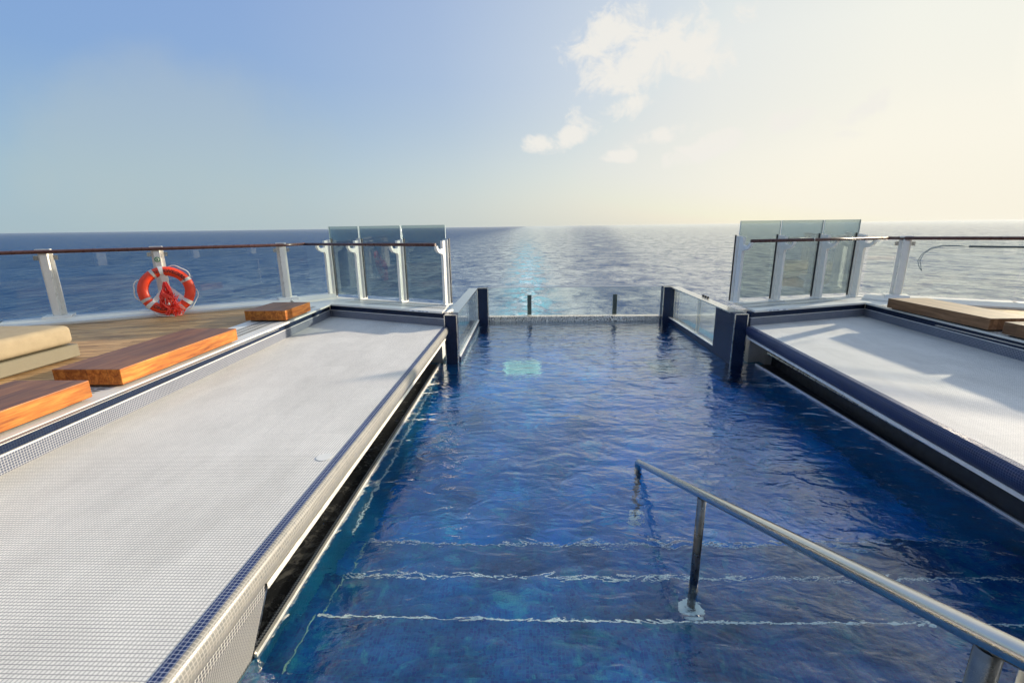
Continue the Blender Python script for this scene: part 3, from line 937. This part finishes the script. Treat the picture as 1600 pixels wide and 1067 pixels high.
# ------------------------------------------------------------------ life ring
rc = Vector((-5.22, 6.50, 1.165))
dr = (Vector((-4.05, 7.62, 0)) - Vector((-6.46, 6.06, 0))).normalized()      # along the rail
nr = Vector((dr.y, -dr.x, 0)).normalized()
if nr.y > 0: nr = -nr
nr = (nr * .75 + Vector((.6, -.8, 0)) * .25).normalized()
tilt = R(12)
e1 = Vector((-nr.y, nr.x, 0)).normalized()
e1 = e1 if e1.x > 0 else -e1
e2 = (UP * math.cos(tilt) - nr * math.sin(tilt) * -1 * -1).normalized()
e3 = e1.cross(e2).normalized()
if e3.y > 0: e3 = -e3
RM, Rm = .277, .063
t = thing('life_ring', 'orange life ring with white straps hanging on a post of the left railing', 'life ring', tuple(rc - UP * .38))


def ringpt(a, ra=RM, h=0.): return rc + (e1 * math.cos(a) + e2 * math.sin(a)) * ra + e3 * h


def torus_arc(a0, a1, rm, seg=20, n=40, sq=.85):
    b = MB(); rows = []
    for i in range(n + 1):
        a = lerp(a0, a1, i / n); rows.append([])
        for k in range(seg):
            th = 2 * math.pi * k / seg
            rows[-1].append(b.bm.verts.new(ringpt(a, RM + rm * 1.05 * math.cos(th), rm * sq * math.sin(th))))
    for i in range(n):
        for k in range(seg):
            fc = b.bm.faces.new([rows[i][k], rows[i + 1][k], rows[i + 1][(k + 1) % seg], rows[i][(k + 1) % seg]]); fc.smooth = True
    return b


b = torus_arc(0, 2 * math.pi, Rm, 20, 72)
bmesh.ops.remove_doubles(b.bm, verts=b.bm.verts[:], dist=1e-5)
ring = b.build('ring', M['orange'], t)
for a in (28, 118, 205, 300):
    b = torus_arc(R(a - 4), R(a + 4), Rm + .003, 20, 4); b.build('reflective_band', M['silver_tape'], t)
for a in (96, 222, 322):
    b = torus_arc(R(a - 5), R(a + 5), Rm + .009, 20, 4); b.build('strap', M['white_web'], t)
# straps that run in to the centre bracket
b = MB()
for a in (222, 322, 96):
    q0 = ringpt(R(a), RM - Rm * .9, .03); q1 = rc + e2 * .06 + e3 * .0 - e3 * .02
    s1 = (q1 - q0).normalized().cross(e3).normalized()
    b.poly([q0 + s1 * .032, q0 - s1 * .032, q1 - s1 * .032, q1 + s1 * .032])
b.build('bracket_strap', M['white_web'], t)
# grab line
for a0, a1 in ((150, 200), (30, 80), (-60, 0), (235, 300)):
    b = MB(); pts = []
    for i in range(21):
        s_ = i / 20; a = R(lerp(a0, a1, s_))
        pts.append(ringpt(a, RM + Rm + .006 + .035 * math.sin(math.pi * s_) + .01 * math.sin(3 * math.pi * s_), .01 + .02 * math.sin(s_ * 5)))
    b.tube(pts, .008, 8); b.build('grab_line', M['white_web'], t)
# ring lettering
def ring_text(txt, a_mid, size, flip=False):
    cu = bpy.data.curves.new('txt', 'FONT'); cu.body = txt; cu.size = size; cu.align_x = 'CENTER'; cu.extrude = .0; cu.offset = .0012
    to = bpy.data.objects.new('txt', cu); C.objects.link(to)
    dg = bpy.context.evaluated_depsgraph_get()
    me = bpy.data.meshes.new_from_object(to.evaluated_get(dg))
    bpy.data.objects.remove(to)
    o_ = W[ring]
    for v in me.vertices:
        x, y = v.co.x, v.co.y - size * .35
        if flip: a = a_mid + x / RM; rr = RM - y
        else: a = a_mid - x / RM; rr = RM + y
        k = max(-1, min(1, (rr - RM) / (Rm * 1.05)))
        hgt = Rm * .85 * math.sqrt(max(0, 1 - k * k)) + .003
        v.co = ringpt(a, rr, hgt) - o_
    me.materials.clear(); me.materials.append(M['letter'])
    o = bpy.data.objects.new('lettering', me); C.objects.link(o); o.parent = ring; W[o] = o_


ring_text('NORWEGIAN', R(72), .068)
ring_text('VIVA', R(40), .068)
ring_text('LONDON', R(252), .06, True)
# bundle of red line
b = MB()
top = rc + e2 * .11 + e3 * .09
for k in range(30):
    r1, r2, r3 = random.uniform(-.11, .11), random.uniform(-.05, .05), random.uniform(.38, .52)
    pts = []
    for i in range(8):
        s_ = i / 7
        pts.append(top + e1 * (r1 * math.sin(min(1, s_ * 1.25) * math.pi / 2) + .018 * math.sin(5 * s_ + k) + s_ * .03)
                   + e3 * (.02 + r2 * .4 + .035 * math.sin(s_ * math.pi)) - UP * (r3 * s_))
    b.tube(pts, .0058, 5)
rp = b.build('rope_bundle', M['red_rope'])
tag(rp, 'tangled bundle of bright red line hanging in front of the life ring', 'rope')
b = MB()
for k in range(20):
    c0 = top + e1 * random.uniform(-.08, .14) - UP * random.uniform(.15, .50) + e3 * .085
    w_, h_ = random.uniform(.02, .06), random.uniform(.03, .09)
    pts = [c0 + e1 * (w_ * math.cos(a) + .01 * math.sin(3 * a + k)) + UP * (h_ * math.sin(a + k)) + e3 * (.012 * math.sin(a * 2 + k)) for a in [i * math.pi / 7 for i in range(random.randint(7, 13))]]
    b.tube(pts, .0055, 5)
b.build('loose_line', M['red_rope_light'], rp)

# ------------------------------------------------------------------ rescue hook on the right railing
t = thing('rescue_hook', 'long grey rescue pole with a looped hook held along the right railing', 'rescue hook', (6.7, 6.85, 1.2))
d = Vector((railR[1][0] - railR[0][0], railR[1][1] - railR[0][1], 0)).normalized()
o0 = Vector((*railR[0], 0)) + d * .72
n = Vector((d.y, -d.x, 0));
if n.y > 0: n = -n
o0 += n * .02
b = MB(); b.tube([o0 + UP * 1.635 - UP * 0, o0 + d * 2.3 + UP * 1.62], .014, 10); b.build('pole', M['pole_grey'], t)
b = MB()
for s_ in (1, -1):
    pts = [o0 + UP * 1.635, o0 - d * .15 + UP * (1.645 + .003 * s_), o0 - d * .29 + UP * (1.645 + .006 * s_), o0 - d * .42 + UP * (1.60 + .008 * s_), o0 - d * (.50 + .010 * s_) + UP * 1.52,
           o0 - d * (.53 + .012 * s_) + UP * 1.42, o0 - d * (.505 + .013 * s_) + UP * 1.34, o0 - d * .475 + UP * 1.27]
    b.tube(pts, .0045, 6)
b.build('hook', M['hook_blue'], t)

# ------------------------------------------------------------------ small plaques on the deck lip
for L in (True, False):
    corner, E = (LC, LE) if L else (RC, RE)
    s = 1 if L else -1
    a = Vector((corner[0] + s * .055, corner[1] - .075, 0)); c = Vector((E[0] - s * .02, E[1] - .045, 0))
    d = (c - a); ln = d.length; d.normalize(); n = Vector((d.y, -d.x, 0))
    if n.y > 0: n = -n
    q = a + d * (ln - .36)
    b = MB(); b.frame_prism(q, n, UP, d, [(.0, .775), (.004, .775), (.004, .798), (.0, .798)], -.22, .14)
    o = b.build('depth_plaque', M['plaque'])
    tag(o, 'small pale plaque on the deck lip at the end of the %s sun shelf' % ('left' if L else 'right'), 'sign')
    for j in (-.18, -.06, .0, .07):
        b = MB(); b.frame_prism(q, n, UP, d, [(.0045, .782), (.0055, .782), (.0055, .791), (.0045, .791)], j, j + .05)
        b.build('mark', M['grey_mark'], o)

# ------------------------------------------------------------------ the ship's upper works behind the pool (seen mirrored in the glass)
t = thing('ship_lounge', 'glazed lounge front of the ship behind the pool, seen only mirrored in the glass', 'lounge front', (1, -7, .8))
b = MB(); b.box(-11, 13, -8.0, -7.2, .8, 7.5); b.build('window_wall', M['dark_pane'], t)
b = MB(); b.box(-11.5, 13.5, -8.2, -5.2, 3.3, 3.7); b.build('canopy', M['white_paint'], t)
for k in range(9):
    x = -10.5 + k * 2.9
    b = MB(); b.box(x, x + .28, -7.19, -6.9, .8, 3.29); b.build('pillar', M['post_paint'], t)
b = MB(); b.box(-11.5, 13.5, -8.3, -7.0, 7.51, 8.6); b.build('parapet', M['white_paint'], t)
# ------------------------------------------------------------------ light
SAZ, SEL = R(57.5), R(13.8)       # azimuth from +Y (aft) towards +X
sd = Vector((math.sin(SAZ) * math.cos(SEL), math.cos(SAZ) * math.cos(SEL), math.sin(SEL)))
sun = bpy.data.lights.new('sun', 'SUN'); sun.energy = 4.3; sun.angle = R(1.3); sun.color = (1., .86, .66)
so = bpy.data.objects.new('sun', sun); C.objects.link(so)
so.rotation_euler = sd.to_track_quat('Z', 'Y').to_euler(); so.location = sd * 50

w = bpy.data.worlds.new('World'); sc.world = w; w.use_nodes = True
g = N('', world=w)
sky = g.n('ShaderNodeTexSky'); sky.sky_type = 'NISHITA'; sky.sun_disc = False
sky.sun_elevation = SEL; sky.sun_rotation = SAZ
sky.air_density = 1.0; sky.dust_density = 2.5; sky.ozone_density = 1.6; sky.altitude = 30
skyc = sky.outputs[0]
gen = g.coord('Generated')
sp = g.n('ShaderNodeSeparateXYZ'); g.nt.links.new(gen, sp.inputs[0])
zz = g.math('MAXIMUM', sp.outputs[2], 0.)
# hazy evening air: pale near the horizon and towards the sun, blue away from it
dt = g.n('ShaderNodeVectorMath', _operation='DOT_PRODUCT'); g.nt.links.new(gen, dt.inputs[0]); dt.inputs[1].default_value = tuple(sd)
gam = g.math('DIVIDE', g.math('ARCCOSINE', dt.outputs['Value']), math.pi)      # 0..1 = 0..180 deg from the sun
def lin(r, g_, b_):
    return tuple((c / 255 / 12.92 if c / 255 < .04045 else ((c / 255 + .055) / 1.055) ** 2.4) for c in (r, g_, b_))
farc = g.ramp(zz, [(0., lin(176, 199, 208)), (.10, lin(158, 189, 210)), (.26, lin(128, 167, 217)), (.46, lin(118, 156, 219)), (.7, lin(178, 204, 238)), (1., lin(170, 196, 232))])  # overhead stops brightened as added fill for the shaded shelves
nearc = g.ramp(zz, [(0., lin(250, 243, 222)), (.12, lin(252, 247, 230)), (.30, lin(246, 246, 234)), (.5, lin(226, 234, 230)), (.7, lin(216, 226, 234)), (1., lin(170, 196, 232))])
sfac = g.ramp(gam, [(.0, (1, 1, 1)), (.12, (.97, .97, .97)), (.20, (.80, .80, .80)), (.29, (.50, .50, .50)), (.36, (.28, .28, .28)), (.46, (.10, .10, .10)), (.60, (0, 0, 0))])
hz = g.mapr(zz, 0., .22, .16, 0., True)       # a little more warmth low down
sf = g.math('ADD', sfac, g.math('MULTIPLY', hz, g.mapr(gam, .30, .55, 1, 0, True)), clamp=True)
an = g.mix(sf, farc, nearc)
glow = g.ramp(gam, [(0., (1, 1, 1)), (.025, (.62, .62, .62)), (.045, (.2, .2, .2)), (.062, (.02, .02, .02)), (.08, (0, 0, 0))])
an = g.mix(1., an, g.mix(glow, (0, 0, 0, 1), (12., 10., 7.5, 1)), blend='ADD')
# scale to the units of the sky texture (background strength 0.105, exposure 0.6)
ansc = g.mix(1., an, (1 / .105 / 1.60,) * 3 + (1,), blend='MULTIPLY')
SKYMIX = g.mix(.86, g.mix(1., skyc, (4.5, 4.5, 4.5, 1), blend='DARKEN'), ansc)
# clouds: puffs placed by direction (tangent plane facing aft)
yy = g.math('MAXIMUM', sp.outputs[1], .05)
tx = g.math('DIVIDE', sp.outputs[0], yy); tz = g.math('DIVIDE', sp.outputs[2], yy)
cv = g.n('ShaderNodeCombineXYZ'); g.nt.links.new(tx, cv.inputs[0]); g.nt.links.new(tz, cv.inputs[1])
wn = g.noise(cv.outputs[0], 9., 5, .6, out=1)
def ray(u, v):
    x = u - 800; y = 533.5 - v
    q = right * (x / f) + up * (y / f) + fwd
    return q.x / q.y, q.z / q.y
mask = None
for (u, v, ru, rv, ang, st_) in ((945, 55, 62, 30, 28, 1.), (1010, 88, 95, 42, 22, 1.), (1085, 85, 62, 36, 12, .95), (975, 170, 42, 16, 12, .85), (921, 188, 30, 17, -20, .85),
                                 (850, 226, 34, 15, 0, .95), (893, 214, 26, 14, 20, .95), (1030, 212, 55, 12, 14, .8), (1140, 212, 26, 12, 20, .85), (1095, 234, 62, 16, 18, 1.1), (975, 244, 30, 10, 5, .9),
                                 (1360, 165, 40, 16, 25, .65), (1235, 188, 40, 14, 10, .7), (1325, 215, 30, 10, 5, .55), (1130, 50, 40, 40, 10, .22)):
    cx, cz = ray(u, v)
    ca, sa = math.cos(R(ang)), math.sin(R(ang))
    dx = g.math('SUBTRACT', tx, cx); dz = g.math('SUBTRACT', tz, cz)
    a = g.math('DIVIDE', g.math('ADD', g.math('MULTIPLY', dx, ca), g.math('MULTIPLY', dz, sa)), ru / f)
    c = g.math('DIVIDE', g.math('SUBTRACT', g.math('MULTIPLY', dz, ca), g.math('MULTIPLY', dx, sa)), rv / f)
    r2 = g.math('ADD', g.math('MULTIPLY', a, a), g.math('MULTIPLY', c, c))
    m = g.math('MULTIPLY', g.math('SUBTRACT', 1., g.math('MULTIPLY', r2, .62)), st_)
    mask = m if mask is None else g.math('MAXIMUM', mask, m)
nz = g.noise(cv.outputs[0], 17., 10, .66, .5)
dens = g.math('ADD', mask, g.math('MULTIPLY', g.math('SUBTRACT', nz, .5), 3.3))
cl = g.mapr(dens, .18, 1.0, 0, 1, True)
cl = g.math('MULTIPLY', cl, g.mapr(mask, -.6, .25, 0, 1))
W_CLOUD = cl
# thin funnel-smoke veil low on the left
pcx, pcz = ray(250, 230)
pdx = g.math('DIVIDE', g.math('SUBTRACT', tx, pcx), .42); pdz = g.math('DIVIDE', g.math('SUBTRACT', tz, pcz), .20)
pm = g.mapr(g.math('ADD', g.math('ADD', g.math('MULTIPLY', pdx, pdx), g.math('MULTIPLY', pdz, pdz)), g.math('MULTIPLY', g.math('SUBTRACT', g.noise(cv.outputs[0], 3.2, 5, .6), .5), 1.6)), .1, 1.1, 1, 0, True)
SKYMIX = g.mix(g.math('MULTIPLY', pm, .30), SKYMIX, (3.05, 3.35, 3.1, 1))
bg1 = g.n('ShaderNodeBackground', Color=SKYMIX, Strength=.105)
o = g.n('ShaderNodeOutputWorld')
# cloud light = a brightened, whitened version of the sky behind it
cc = g.mix(1., (5.2, 5.05, 4.7, 1), (1, 1, 1, 1), blend='MULTIPLY')
fin = g.mix(g.math('MULTIPLY', cl, .9), SKYMIX, cc)
g.nt.links.new(fin, bg1.inputs[0])
g.nt.links.new(bg1.outputs[0], o.inputs[0])

sc.view_settings.view_transform = 'Standard'; sc.view_settings.look = 'None'; sc.view_settings.gamma = 1
sc.view_settings.exposure = 0.7
sc.cycles.max_bounces = 10; sc.cycles.transparent_max_bounces = 16; sc.cycles.transmission_bounces = 8
